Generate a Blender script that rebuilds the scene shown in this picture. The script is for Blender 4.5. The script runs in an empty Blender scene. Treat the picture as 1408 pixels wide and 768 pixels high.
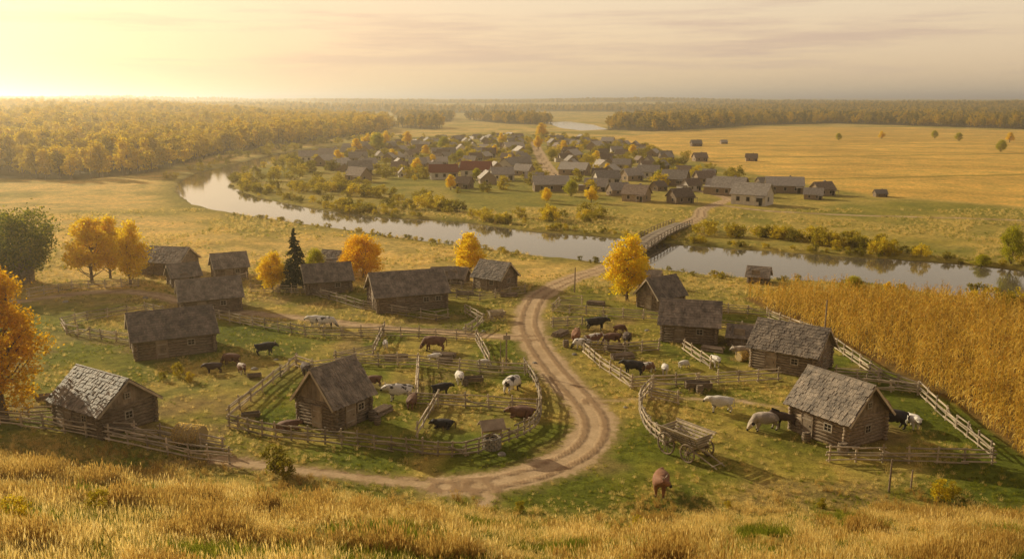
import bpy, math, random
import numpy as np
from mathutils import Vector, Matrix
random.seed(7)
RNG=np.random.default_rng(11)
scene=bpy.context.scene
HC=26.0; F=1200.0; PITCH=math.atan(244/1200)
sp,cp=math.sin(PITCH),math.cos(PITCH)
# survey: photo measurement -> ground coordinates (metres) on the z=0 plain
def G(u,v):
    a=(u-704)/F; up=(384-v)/F; z=-sp+cp*up; t=-HC/z
    return (a*t,(cp+sp*up)*t)
def GP(l): return [G(*p) for p in l]

# ------------------------------------------------------------ noise / geometry helpers
TAB=RNG.random((256,256))
def vn(x,y):
    x=np.asarray(x,float);y=np.asarray(y,float)
    xi=np.floor(x).astype(int);yi=np.floor(y).astype(int)
    fx=x-xi;fy=y-yi;fx=fx*fx*(3-2*fx);fy=fy*fy*(3-2*fy)
    a=TAB[xi&255,yi&255];b=TAB[(xi+1)&255,yi&255];c=TAB[xi&255,(yi+1)&255];d=TAB[(xi+1)&255,(yi+1)&255]
    return (a*(1-fx)+b*fx)*(1-fy)+(c*(1-fx)+d*fx)*fy
def fbm(x,y,o=4):
    s=0;a=.5;t=0
    for i in range(o):
        s=s+a*vn(x*2**i+17.3*i,y*2**i+5.1*i);t+=a;a*=.5
    return s/t
def ss(a,b,x):
    t=np.clip((x-a)/(b-a),0,1);return t*t*(3-2*t)
def catmull(P,n=5,closed=False):
    P=[np.array(p,float) for p in P];out=[];N=len(P)
    R=range(N) if closed else range(N-1)
    for i in R:
        if closed:p0,p1,p2,p3=P[i-1],P[i],P[(i+1)%N],P[(i+2)%N]
        else:p0,p1,p2,p3=P[max(i-1,0)],P[i],P[i+1],P[min(i+2,N-1)]
        for k in range(n):
            t=k/n
            out.append(tuple(.5*((2*p1)+(-p0+p2)*t+(2*p0-5*p1+4*p2-p3)*t*t+(-p0+3*p1-3*p2+p3)*t**3)))
    if not closed: out.append(tuple(P[-1]))
    return out
def dseg(X,Y,P,closed=False):
    d=np.full(X.shape,1e12)
    n=len(P)
    for i in range(n if closed else n-1):
        ax,ay=P[i];bx,by=P[(i+1)%n];dx,dy=bx-ax,by-ay;L=dx*dx+dy*dy+1e-9
        t=np.clip(((X-ax)*dx+(Y-ay)*dy)/L,0,1)
        d=np.minimum(d,(X-ax-t*dx)**2+(Y-ay-t*dy)**2)
    return np.sqrt(d)
def inpoly(X,Y,P):
    r=np.zeros(X.shape,bool);n=len(P)
    for i in range(n):
        ax,ay=P[i];bx,by=P[(i+1)%n]
        if ay==by: continue
        c=((ay>Y)!=(by>Y))&(X<(bx-ax)*(Y-ay)/(by-ay)+ax)
        r^=c
    return r
def sdist(X,Y,P):   # positive inside
    d=dseg(X,Y,P,True);return np.where(inpoly(X,Y,P),d,-d)

# ------------------------------------------------------------ site plan
south=[(1750,470),(1560,436),(1408,416),(1300,402),(1200,388),(1100,382),(1000,376),(900,366),(850,360),(780,352),(700,343),(600,330),(520,320),(440,308),(370,298),(310,289),(265,278),(246,263),(246,250),(272,237),(330,223),(385,210),(440,202),(520,194),(600,188),(720,183)]
north=[(720,187),(600,193),(520,200),(470,207),(400,217),(345,231),(318,245),(322,257),(350,268),(400,279),(470,290),(540,297),(640,303),(720,314),(800,320),(880,327),(920,332),(1000,338),(1100,345),(1200,352),(1300,358),(1408,368),(1560,384),(1750,405)]
RIVER=catmull(GP(south),2)+catmull(GP(north),2)
LAKE=GP([(748,168),(775,176),(800,179),(836,177.5),(815,171),(780,166.5)])
mainroad=catmull(GP([(610,668),(680,662),(750,645),(805,615),(818,583),(800,550),(762,510),(735,472),(726,440),(742,407),(790,382),(835,366),(862,353)]),6)
northroad=catmull(GP([(938,310),(962,298),(965,288),(990,279),(1000,272),(960,262)]),5)
leftroad=catmull(GP([(-120,430),(40,412),(130,402),(200,404),(300,424),(400,434),(500,446),(600,456),(690,464),(735,466)]),5)
footpath=catmull(GP([(300,632),(400,645),(500,657),(610,668)]),4)
yardpath=catmull(GP([(815,552),(900,549),(1000,548),(1070,560)]),4)
vroad=catmull(GP([(733,190),(742,212),(760,240),(775,262)]),4)
eastroad=catmull(GP([(985,281),(1060,290),(1180,296),(1300,299),(1500,306)]),4)
slopepath=catmull(GP([(655,666),(672,680),(665,695)]),4)
ROADS=[(mainroad,1.95),(northroad,1.8),(leftroad,1.3),(footpath,.9),(yardpath,.45),(vroad,2.8),(eastroad,1.1),(slopepath,.8)]
FOREST=GP([(-520,255),(-200,250),(0,246),(110,248),(215,238),(290,216),(380,202),(455,192),(520,184),(552,172),(500,164),(440,160),(300,154),(0,150),(-520,148)])
FORESTR=GP([(825,179),(900,181),(960,178),(1050,172),(1150,170),(1250,173),(1408,178),(1700,181),(1700,158),(1200,155),(900,156)])
FORESTM=[GP([(640,165),(700,171),(748,172),(760,168),(700,163)]),GP([(545,176),(600,179),(610,175),(560,172)]),GP([(560,166),(620,168),(625,163),(540,161)])]
FIELD=GP([(815,190),(900,184),(1050,174),(1250,175),(1408,180),(1800,184),(1800,300),(1408,284),(1200,268),(1110,252),(1000,232),(920,210)])
CORN=GP([(1020,408),(1110,401),(1250,408),(1408,424),(1650,450),(1750,700),(1408,628),(1310,552),(1222,508),(1130,458),(1062,431)])
foot=GP([(-700,570),(-300,582),(0,606),(160,634),(330,658),(500,672),(620,684),(700,697),(850,702),(950,703),(1100,694),(1250,688),(1408,690),(1900,700)])
FX=np.array([p[0] for p in foot]);FY=np.array([p[1] for p in foot])
def H(x,y):
    x=np.asarray(x,float);y=np.asarray(y,float)
    k=np.maximum(np.interp(x,FX,FY)-y,0)
    hill=.425*(k-2.2*(1-np.exp(-k/2.2)))
    hill=hill+np.minimum(k/12,1)*((fbm(x/7,y/7,3)-.5)*1.5+(fbm(x/1.7+5,y/1.7,2)-.5)*.25)
    hill=np.where(hill>20,20+2*np.tanh((hill-20)/2),hill)
    z=hill+(fbm(x/25+40,y/25,3)-.5)*.5*ss(0,30,y-50)
    r=np.hypot(x,y)
    z=z+ss(1300,3600,r)*(-6+62*fbm(x/1500+3,y/900+9,3))+ss(4500,12000,r)*70*fbm(x/3500+31,y/2500,3)
    m=(y>200)&(x<100)&(r<2600)
    if np.any(m):
        q=ss(0,380,sdist(x[m],y[m],FOREST));z[m]+=12*q*ss(60,-350,x[m])+(fbm(x[m]/160,y[m]/160,2)-.5)*14*q
    m=(y>90)&(y<900)&(x>-330)&(x<260)
    if np.any(m):
        d=sdist(x[m],y[m],RIVER)+ (fbm(x[m]/6,y[m]/6,3)-.5)*2.2
        z[m]=np.where(d>-3,z[m]*(1-ss(-3,0,d))-1.6*ss(-2.0,3,d),z[m])
    m=(y>800)&(y<1300)&(x>0)&(x<260)
    if np.any(m):
        d=sdist(x[m],y[m],LAKE);z[m]-=1.6*ss(-4,6,d)
    return z
def H1(x,y): return float(H(np.array([x]),np.array([y]))[0])

# ------------------------------------------------------------ materials
def newmat(name):
    m=bpy.data.materials.new(name);m.use_nodes=True;nt=m.node_tree
    return m,nt,nt.nodes['Principled BSDF'],nt.nodes['Material Output']
def N(nt,t,**k):
    n=nt.nodes.new(t)
    for a,b in k.items(): setattr(n,a,b)
    return n
def mix(nt,fac,a,b,blend='MIX'):
    n=N(nt,'ShaderNodeMix',data_type='RGBA',blend_type=blend)
    for s,v in ((0,fac),(6,a),(7,b)):
        if isinstance(v,bpy.types.NodeSocket): nt.links.new(v,n.inputs[s])
        else: n.inputs[s].default_value=v if s==0 else (*v,1)
    return n.outputs[2]
def math_(nt,op,a,b=0.,clamp=False):
    n=N(nt,'ShaderNodeMath',operation=op,use_clamp=clamp)
    for i,v in enumerate((a,b)):
        if isinstance(v,bpy.types.NodeSocket): nt.links.new(v,n.inputs[i])
        else: n.inputs[i].default_value=v
    return n.outputs[0]
def noise(nt,scale,detail=4,vec=None,stretch=None,rough=.6):
    n=N(nt,'ShaderNodeTexNoise');n.inputs['Scale'].default_value=scale;n.inputs['Detail'].default_value=detail;n.inputs['Roughness'].default_value=rough
    if vec is None:
        vec=N(nt,'ShaderNodeTexCoord').outputs['Object']
    if stretch:
        mp=N(nt,'ShaderNodeMapping');mp.inputs['Scale'].default_value=stretch;nt.links.new(vec,mp.inputs[0]);vec=mp.outputs[0]
    nt.links.new(vec,n.inputs['Vector']);return n.outputs['Fac']
def ramp(nt,fac,stops):
    n=N(nt,'ShaderNodeValToRGB');e=n.color_ramp.elements
    while len(e)<len(stops): e.new(.5)
    for i,(p,c) in enumerate(stops): e[i].position=p;e[i].color=(*c,1)
    nt.links.new(fac,n.inputs[0]);return n.outputs[0]
def smap(nt,v,a,b):
    mr=N(nt,'ShaderNodeMapRange',interpolation_type='SMOOTHSTEP');mr.inputs['From Min'].default_value=a;mr.inputs['From Max'].default_value=b
    nt.links.new(v,mr.inputs[0]);return mr.outputs[0]
def simple(name,c1,c2,scale=3,stretch=None,rough=.9,bump=.3,var=.35,bscale=None):
    m,nt,b,o=newmat(name)
    f=noise(nt,scale,6,stretch=stretch)
    col=ramp(nt,f,[(.3,c1),(.7,c2)])
    oi=N(nt,'ShaderNodeObjectInfo')
    n=N(nt,'ShaderNodeMath',operation='MULTIPLY_ADD');nt.links.new(oi.outputs['Random'],n.inputs[0]);n.inputs[1].default_value=var;n.inputs[2].default_value=1-var/2
    hs=N(nt,'ShaderNodeHueSaturation');nt.links.new(col,hs.inputs['Color']);nt.links.new(n.outputs[0],hs.inputs['Value'])
    nt.links.new(hs.outputs[0],b.inputs['Base Color']);b.inputs['Roughness'].default_value=rough
    b.inputs['Specular IOR Level'].default_value=.2
    if bump:
        bp=N(nt,'ShaderNodeBump');bp.inputs['Strength'].default_value=bump;bp.inputs['Distance'].default_value=.05
        nt.links.new(noise(nt,bscale or scale*3,4,stretch=stretch),bp.inputs['Height']);nt.links.new(bp.outputs[0],b.inputs['Normal'])
    return m
def shingle(name,c1,c2,lo=.80,hi=1.22,spec=.2,rough=.85):
    m=simple(name,c1,c2,1.1,None,rough,.7,.45,9);nt=m.node_tree;b=nt.nodes['Principled BSDF'];b.inputs['Specular IOR Level'].default_value=spec
    src=b.inputs['Base Color'].links[0].from_socket
    g=N(nt,'ShaderNodeNewGeometry');r=ramp(nt,g.outputs['Random Per Island'],[(0,(lo,)*3),(1,(hi,hi*.98,hi*.95))])
    nt.links.new(mix(nt,1.,src,r,'MULTIPLY'),b.inputs['Base Color']);return m
def leafmat(name,stops,trans=.5,spread=.25):
    m,nt,b,o=newmat(name);nt.nodes.remove(b)
    oi=N(nt,'ShaderNodeObjectInfo')
    gm=N(nt,'ShaderNodeNewGeometry')
    f=math_(nt,'MULTIPLY',gm.outputs['Random Per Island'],spread)
    f2=math_(nt,'MULTIPLY',oi.outputs['Random'],1-spread)
    f=math_(nt,'ADD',f,f2)
    col=ramp(nt,f,stops)
    d=N(nt,'ShaderNodeBsdfDiffuse');t=N(nt,'ShaderNodeBsdfTranslucent');mx=N(nt,'ShaderNodeMixShader');mx.inputs[0].default_value=trans
    nt.links.new(col,d.inputs[0]);nt.links.new(col,t.inputs[0]);nt.links.new(d.outputs[0],mx.inputs[1]);nt.links.new(t.outputs[0],mx.inputs[2]);nt.links.new(mx.outputs[0],o.inputs[0])
    return m
M_log=simple('weathered_logs',(.12,.085,.057),(.38,.29,.20),3,(1,1,4),.9,.5)
M_plank=shingle('grey_planks',(.15,.11,.08),(.38,.30,.215))
M_roof=shingle('shingle_roof',(.11,.088,.068),(.36,.29,.22),.78,1.25,.45,.62)
M_fence=shingle('fence_wood',(.28,.22,.155),(.60,.50,.37),.6,1.3)
M_dark=simple('dark_opening',(.012,.01,.008),(.03,.022,.015),3,None,.5,0)
M_frame=simple('window_frame',(.3,.24,.17),(.45,.38,.3),4,None,.8,.1)
M_bark=simple('bark',(.09,.06,.04),(.22,.16,.11),5,(1,1,.4),.95,.6)
M_white=simple('whitewash',(.5,.44,.35),(.68,.6,.5),2,None,.9,.1)
M_red=simple('red_roof',(.16,.05,.03),(.26,.09,.055),3,None,.8,.3)
M_lroof=simple('pale_roof',(.34,.30,.25),(.55,.48,.40),2,None,.6,.3)
M_groof=simple('grey_roof',(.19,.165,.14),(.40,.34,.28),2,None,.6,.4,.6)
M_broof=simple('brown_roof',(.12,.085,.06),(.28,.205,.15),2,None,.7,.4,.6)
M_wall=simple('brown_wall',(.17,.12,.08),(.38,.28,.18),2,(1,1,5),.9,.3,.6)
M_stone=simple('stone',(.2,.18,.15),(.38,.33,.27),6,None,.9,.6)
M_hay=simple('hay',(.3,.22,.10),(.6,.46,.24),12,(1,1,3),1,.6)
M_metal=simple('iron',(.04,.035,.03),(.09,.08,.07),9,None,.5,.2)
M_leafY=leafmat('yellow_leaves',[(0,(.55,.36,.015)),(.35,(.88,.62,.02)),(.7,(.95,.74,.03)),(1,(.62,.54,.03))],.55,.75)
M_leafO=leafmat('orange_leaves',[(0,(.5,.28,.012)),(.5,(.87,.53,.015)),(1,(.94,.67,.03))],.55,.8)
M_leafG=leafmat('olive_leaves',[(0,(.05,.075,.010)),(.5,(.14,.17,.015)),(1,(.40,.35,.025))],.5,.8)
M_leafF=leafmat('forest_leaves',[(0,(.16,.14,.012)),(.2,(.42,.30,.015)),(.5,(.60,.42,.018)),(.75,(.78,.54,.02)),(.92,(.42,.34,.02)),(1,(.09,.09,.014))],.5,.25)
M_leafFR=leafmat('dark_forest_leaves',[(0,(.06,.065,.012)),(.3,(.18,.14,.014)),(.6,(.46,.32,.018)),(1,(.70,.46,.02))],.45,.25)
M_leafS=leafmat('shrub_leaves',[(0,(.13,.12,.014)),(.4,(.32,.26,.02)),(.7,(.50,.38,.025)),(1,(.80,.60,.03))],.5,.3)
M_leafL=leafmat('lime_leaves',[(0,(.20,.22,.014)),(.5,(.45,.42,.02)),(1,(.75,.62,.03))],.55,.8)
M_needle=leafmat('spruce_needles',[(0,(.012,.022,.008)),(1,(.045,.06,.018))],.2,.9)
M_dry=leafmat('dry_grass',[(0,(.34,.24,.05)),(.3,(.68,.49,.14)),(.6,(.82,.63,.22)),(.85,(.88,.72,.32)),(1,(.40,.38,.06))],.55,.5)
M_rust=leafmat('russet_grass',[(0,(.26,.17,.04)),(.5,(.52,.33,.08)),(1,(.64,.48,.13))],.5,.5)
M_grn=leafmat('green_grass',[(0,(.09,.12,.010)),(.5,(.22,.24,.02)),(.85,(.44,.40,.05)),(1,(.62,.50,.11))],.55,.4)
M_corn=leafmat('dry_corn_leaves',[(0,(.28,.17,.025)),(.4,(.70,.47,.07)),(1,(.93,.72,.22))],.5,.5)

# ------------------------------------------------------------ mesh builder
class MB:
    def __init__(s): s.v=[];s.f=[];s.m=[]
    def add(s,vs,fs,mi=0):
        b=len(s.v);s.v+= [tuple(p) for p in vs];s.f+=[tuple(b+i for i in f) for f in fs];s.m+=[mi]*len(fs)
    def box(s,c,d,mi=0,R=None):
        hx,hy,hz=d[0]/2,d[1]/2,d[2]/2
        vs=[Vector((x,y,z)) for x in(-hx,hx) for y in(-hy,hy) for z in(-hz,hz)]
        if R is not None: vs=[R@v for v in vs]
        c=Vector(c);vs=[v+c for v in vs]
        s.add(vs,[(0,1,3,2),(4,6,7,5),(0,4,5,1),(2,3,7,6),(0,2,6,4),(1,5,7,3)],mi)
    def cyl(s,p0,p1,r0,r1=None,n=6,mi=0,caps=True):
        r1=r0 if r1 is None else r1
        p0=Vector(p0);p1=Vector(p1);d=(p1-p0)
        if d.length<1e-6:return
        d.normalize();u=d.orthogonal().normalized();w=d.cross(u)
        cs=[(math.cos(2*math.pi*i/n),math.sin(2*math.pi*i/n)) for i in range(n)]
        vs=[p0+(u*a+w*b)*r0 for a,b in cs]+[p1+(u*a+w*b)*r1 for a,b in cs]
        fs=[(i,(i+1)%n,n+(i+1)%n,n+i) for i in range(n)]
        if caps: fs+= [tuple(range(n-1,-1,-1)),tuple(range(n,2*n))]
        s.add(vs,fs,mi)
    def addmesh(s,me,mi=0):
        s.add([v.co for v in me.vertices],[tuple(p.vertices) for p in me.polygons],mi)
    def raw(s,V,mi=0):
        b=len(s.v);s.v+=[tuple(p) for p in V.tolist()]
        n=len(V)//4;s.f+=[(b+4*i,b+4*i+1,b+4*i+2,b+4*i+3) for i in range(n)];s.m+=[mi]*n
    def mesh(s,name,mats,smooth=False):
        me=bpy.data.meshes.new(name);me.from_pydata(s.v,[],s.f)
        for m in mats: me.materials.append(m)
        me.polygons.foreach_set('material_index',s.m)
        if smooth: me.polygons.foreach_set('use_smooth',[True]*len(s.f))
        me.update();return me
    def obj(s,name,mats,parent=None,smooth=False,loc=None):
        o=bpy.data.objects.new(name,s.mesh(name,mats,smooth));scene.collection.objects.link(o)
        if parent: o.parent=parent
        if loc: o.location=loc
        return o
def place(name,me,x,y,rz=0,sc=1,z=None):
    o=bpy.data.objects.new(name,me);scene.collection.objects.link(o)
    o.location=(x,y,H1(x,y) if z is None else z);o.rotation_euler=(0,0,rz)
    o.scale=(sc,)*3 if not isinstance(sc,tuple) else sc
    return o
def empty(name,x,y,rz=0,z=None):
    e=bpy.data.objects.new(name,None);scene.collection.objects.link(e);e.location=(x,y,H1(x,y) if z is None else z);e.rotation_euler=(0,0,rz);e.empty_display_size=.5;return e

# ------------------------------------------------------------ terrain
def terrain():
    nr,na=920,820
    cy=-35.
    r=30*(16000/30)**(np.linspace(0,1,nr))
    a=np.radians(np.linspace(-58,58,na))
    R,A=np.meshgrid(r,a,indexing='ij')
    X=(R*np.sin(A)).ravel();Y=(cy+R*np.cos(A)).ravel()
    Z=H(X,Y)
    r0=np.hypot(X,Y)
    n1=fbm(X/9,Y/9,4);n2=fbm(X/30+9,Y/30+3,4);n3=fbm(X/3.5+7,Y/3.5,4)
    def C(c): return np.array(c)[None,:]
    straw=C((.64,.45,.15));green=C((.13,.165,.018));gold=C((.74,.48,.125));olive=C((.28,.25,.045));forest=C((.10,.075,.02));bank=C((.26,.22,.045));brown=C((.30,.20,.10))
    def L(col,c,w): w=np.clip(w,0,1)[:,None];return col*(1-w)+c*w
    col=np.repeat(straw,len(X),0)
    col=L(col,olive,ss(.47,.66,n2)*.7)
    col=L(col,olive*.8,ss(.53,.72,n1)*.5)
    g=1-ss(100,128,Y+(n2-.5)*30)
    col=L(col,green,g*(.95-.75*ss(.47,.66,n1)))
    col=L(col,C((.24,.22,.035)),g*ss(.5,.7,n3)*.6)
    col=L(col,C((.07,.10,.012)),g*ss(.55,.7,fbm(X/12+30,Y/12,4))*.6)
    col=L(col,brown,g*ss(.56,.70,fbm(X/6+70,Y/6,4))*.65)
    k=np.interp(X,FX,FY)-Y
    col=L(col,straw*.6,ss(-1,4,k)*(.85-.6*ss(.45,.6,n1)))
    m=(Y>110)&(Y<900)
    rd=np.full(X.shape,-999.);mm=(Y>90)&(Y<900)&(X>-330)&(X<260)
    rd[mm]=sdist(X[mm],Y[mm],RIVER)
    nb=GP([(330,235),(480,190),(720,184),(815,190),(920,210),(1110,252),(1200,268),(1408,284),(1800,300),(1800,400),(1408,368),(1100,345),(880,327),(640,303),(470,290),(350,268)])
    v=np.zeros_like(X);v[m]=sdist(X[m],Y[m],nb);col=L(col,C((.22,.22,.038)),ss(-3,8,v)*(1-.85*ss(.42,.62,n2))*.85)
    v[:]=-999;q=m|(Y>=900);v[q]=sdist(X[q],Y[q],FIELD);col=L(col,gold*(.66+.56*n2[:,None]),ss(-4,4,v))
    stripe=.5+.5*np.sin((X*.35+Y*.94)/9+n2*3);col=L(col,gold*.72,ss(-4,4,v)*ss(.70,.95,stripe)*.6)
    for off in (300,415,520,640):
        dd=np.abs(Y-off-(X-100)*.22-(n2-.5)*6);col=L(col,olive*.8,ss(-4,4,v)*(1-ss(1.2,3.5,dd))*.7)
    col=L(col,bank,ss(-9,-2,rd)*.75)
    col=L(col,C((.10,.08,.04)),ss(-1,1,rd)*.9)
    v[:]=-999;q=(Y<200)&(X>0);v[q]=sdist(X[q],Y[q],CORN);col=L(col,C((.20,.13,.045)),ss(-.5,.5,v))
    for P in [FOREST,FORESTR]+FORESTM:
        q=Y>200;v[:]=-999;v[q]=sdist(X[q],Y[q],P);col=L(col,forest,ss(-3,6,v))
    farf=ss(1200,1700,r0)*ss(.45,.53,fbm(X/600,Y/420,4)+(n2-.5)*.05)
    col=L(col,C((.085,.07,.022)),farf)
    pd=np.full(X.shape,-9.);rut=np.full(X.shape,9.)
    q=(r0<620)
    xq=X[q];yq=Y[q];wob=(fbm(xq/2.5+4,yq/2.5,3)-.5)*1.1
    for P,w in ROADS:
        d=dseg(xq,yq,P);pd[q]=np.maximum(pd[q],w-d+wob);rut[q]=np.minimum(rut[q],np.abs(d-.8))
    me=bpy.data.meshes.new('terrain')
    me.vertices.add(nr*na);me.vertices.foreach_set('co',np.stack([X,Y,Z],1).ravel())
    i,j=np.meshgrid(np.arange(nr-1),np.arange(na-1),indexing='ij')
    b=(i*na+j).ravel();q=np.stack([b,b+1,b+na+1,b+na],1)[:, ::-1]
    me.loops.add(q.size);me.loops.foreach_set('vertex_index',q.ravel())
    me.polygons.add(len(q));me.polygons.foreach_set('loop_start',np.arange(0,q.size,4));me.polygons.foreach_set('loop_total',np.full(len(q),4))
    me.polygons.foreach_set('use_smooth',np.ones(len(q),bool))
    me.update(calc_edges=True)
    ca=me.attributes.new('cover','FLOAT_COLOR','POINT');ca.data.foreach_set('color',np.concatenate([col,np.ones((len(X),1))],1).ravel())
    for nm,ar in(('path',np.clip(pd,-3,3)),('rut',np.clip(rut,0,3))):
        pa=me.attributes.new(nm,'FLOAT','POINT');pa.data.foreach_set('value',ar)
    o=bpy.data.objects.new('terrain',me);scene.collection.objects.link(o)
    m,nt,b,out=newmat('meadow_ground')
    at=N(nt,'ShaderNodeAttribute',attribute_name='cover');ap=N(nt,'ShaderNodeAttribute',attribute_name='path');ar=N(nt,'ShaderNodeAttribute',attribute_name='rut')
    f1=noise(nt,.9,6);f2=noise(nt,.12,5);f3=noise(nt,7,4)
    v=ramp(nt,f1,[(.25,(.5,.5,.5)),(.75,(1.45,1.4,1.28))])
    c=mix(nt,1.,at.outputs['Color'],v,'MULTIPLY')
    c=mix(nt,1.,c,ramp(nt,f2,[(.3,(.70,.78,.72)),(.7,(1.25,1.15,1.05))]),'MULTIPLY')
    c=mix(nt,1.,c,ramp(nt,f3,[(.3,(.62,.62,.62)),(.7,(1.32,1.32,1.32))]),'MULTIPLY')
    pc=ramp(nt,noise(nt,.55,8,rough=.7),[(.3,(.40,.27,.145)),(.7,(.62,.45,.27))])
    pc=mix(nt,1.,pc,ramp(nt,noise(nt,5,5),[(.3,(.86,.86,.86)),(.7,(1.1,1.1,1.1))]),'MULTIPLY')
    rf=smap(nt,math_(nt,'ADD',ar.outputs['Fac'],math_(nt,'MULTIPLY',noise(nt,1.3,4),.5)),.35,.75)
    pc=mix(nt,math_(nt,'MULTIPLY',math_(nt,'SUBTRACT',1.,rf),.7),pc,(.27,.165,.085))
    pf=math_(nt,'ADD',ap.outputs['Fac'],math_(nt,'MULTIPLY',math_(nt,'SUBTRACT',noise(nt,1.5,6,rough=.7),.5),2.2))
    edge=smap(nt,pf,-1.0,.2);gate=smap(nt,pf,-.15,.55)
    c=mix(nt,math_(nt,'MULTIPLY',edge,.5),c,(.34,.24,.09))
    c=mix(nt,gate,c,pc)
    nt.links.new(c,b.inputs['Base Color']);b.inputs['Roughness'].default_value=1;b.inputs['Specular IOR Level'].default_value=.05
    bp=N(nt,'ShaderNodeBump');bp.inputs['Strength'].default_value=.65;bp.inputs['Distance'].default_value=.2
    hh=math_(nt,'ADD',f1,math_(nt,'MULTIPLY',f3,.35));hh=math_(nt,'ADD',math_(nt,'MULTIPLY',hh,math_(nt,'SUBTRACT',1.,math_(nt,'MULTIPLY',gate,.75))),math_(nt,'MULTIPLY',math_(nt,'MULTIPLY',rf,gate),.5))
    nt.links.new(hh,bp.inputs['Height']);nt.links.new(bp.outputs[0],b.inputs['Normal'])
    me.materials.append(m)
terrain()
def water():
    me=bpy.data.meshes.new('river_water');me.from_pydata([(-420,95,-.45),(420,95,-.45),(420,1400,-.45),(-420,1400,-.45)],[],[(0,1,2,3)])
    m,nt,b,o=newmat('river_water_surface');b.inputs['Base Color'].default_value=(.12,.10,.065,1);b.inputs['Roughness'].default_value=.04;b.inputs['IOR'].default_value=1.6
    b.inputs['Specular IOR Level'].default_value=1.0
    bp=N(nt,'ShaderNodeBump');bp.inputs['Strength'].default_value=.10;bp.inputs['Distance'].default_value=.05
    nt.links.new(noise(nt,.8,4,stretch=(1,2.2,1)),bp.inputs['Height']);nt.links.new(bp.outputs[0],b.inputs['Normal'])
    me.materials.append(m);ob=bpy.data.objects.new('river_water',me);scene.collection.objects.link(ob)
water()

# ------------------------------------------------------------ scatter with geometry nodes
def coll(name,meshes):
    c=bpy.data.collections.new(name)
    for i,me in enumerate(meshes): c.objects.link(bpy.data.objects.new(me.name,me))
    return c
def scatter(name,P,rz,sc,idx,c):
    me=bpy.data.meshes.new(name);n=len(P);me.vertices.add(n);me.vertices.foreach_set('co',np.asarray(P,float).ravel())
    for nm,arr,ty in (('rz',rz,'FLOAT'),('sc',sc,'FLOAT'),('idx',idx,'INT')):
        a=me.attributes.new(nm,ty,'POINT');a.data.foreach_set('value',np.asarray(arr))
    o=bpy.data.objects.new(name,me);scene.collection.objects.link(o)
    ng=bpy.data.node_groups.new(name+'_scatter','GeometryNodeTree')
    ng.interface.new_socket('Geometry',in_out='INPUT',socket_type='NodeSocketGeometry');ng.interface.new_socket('Geometry',in_out='OUTPUT',socket_type='NodeSocketGeometry')
    gi=ng.nodes.new('NodeGroupInput');go=ng.nodes.new('NodeGroupOutput');ip=ng.nodes.new('GeometryNodeInstanceOnPoints')
    ci=ng.nodes.new('GeometryNodeCollectionInfo');ci.inputs['Collection'].default_value=c;ci.inputs['Separate Children'].default_value=True;ci.inputs['Reset Children'].default_value=True
    def na(nm,ty):
        x=ng.nodes.new('GeometryNodeInputNamedAttribute');x.data_type=ty;x.inputs[0].default_value=nm;return x.outputs[0]
    cx=ng.nodes.new('ShaderNodeCombineXYZ');l=ng.links.new
    l(gi.outputs[0],ip.inputs['Points']);l(ci.outputs[0],ip.inputs['Instance']);ip.inputs['Pick Instance'].default_value=True
    l(na('idx','INT'),ip.inputs['Instance Index']);l(na('rz','FLOAT'),cx.inputs[2]);l(cx.outputs[0],ip.inputs['Rotation']);l(na('sc','FLOAT'),ip.inputs['Scale'])
    l(ip.outputs[0],go.inputs[0])
    md=o.modifiers.new('scatter','NODES');md.node_group=ng
    return o

def leafq(C,size,rng):
    n=len(C);u=rng.normal(size=(n,3));u/=np.linalg.norm(u,axis=1)[:,None];w=rng.normal(size=(n,3));v=np.cross(u,w);v/=np.linalg.norm(v,axis=1)[:,None]
    s=(size*rng.uniform(.6,1.3,n))[:,None]
    return np.stack([C-u*s*.5,C-v*s*.32,C+u*s*.5,C+v*s*.32],1).reshape(-1,3)
def tree_mesh(name,seed,h,w,nl,ls,leaf,th=.22,ncl=50,limbs=True,pear=.35):
    rng=np.random.default_rng(seed);mb=MB()
    pts=[Vector((0,0,-.3))];top=h*.82
    for i in range(1,7): pts.append(Vector((rng.normal()*h*.012*i*.5,rng.normal()*h*.012*i*.5,top*i/6)))
    rr=h*.022
    for i in range(6): mb.cyl(pts[i],pts[i+1],rr*(1-i/6.5),rr*(1-(i+1)/6.5),7,1,False)
    cz=h*(th+1)/2;rz=h*(1-th)/2
    D=rng.normal(size=(ncl,3));D/=np.linalg.norm(D,axis=1)[:,None]
    rad=rng.uniform(.15,1,ncl)**.45*.86
    cc=D*rad[:,None]
    prof=1-pear*np.clip(cc[:,2],-1,1)-.1
    lop=1+.22*np.sin(np.arctan2(cc[:,1],cc[:,0])*2+seed)
    cc=np.stack([cc[:,0]*w/2*prof*lop,cc[:,1]*w/2*prof*lop,cz+cc[:,2]*rz],1)
    cr=w*rng.uniform(.08,.17,ncl)
    if limbs:
        for k in range(ncl):
            if k%5<3:
                c=Vector(cc[k]);zt=max(h*th*.8,c.z-abs(Vector((c.x,c.y)).length)*.9-.2);t=min(zt/top,1)*6;i=min(int(t),5)
                b=pts[i].lerp(pts[i+1],t-i);mid=b.lerp(c,.5)+Vector((0,0,-.04*h))
                mb.cyl(b,mid,rr*.36,rr*.22,5,1,False);mb.cyl(mid,c,rr*.22,rr*.08,4,1,False)
    wts=cr**2;ci=rng.choice(ncl,nl,p=wts/wts.sum())
    off=rng.normal(size=(nl,3));off/=np.linalg.norm(off,axis=1)[:,None];off*=(rng.uniform(0,1,nl)**.5*cr[ci]*1.15)[:,None];off[:,2]*=.8
    k=rng.random(nl)<.10;off[k]*=1.6
    mb.raw(leafq(cc[ci]+off,ls,rng),0)
    return mb.mesh(name,[leaf,M_bark])
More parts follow.
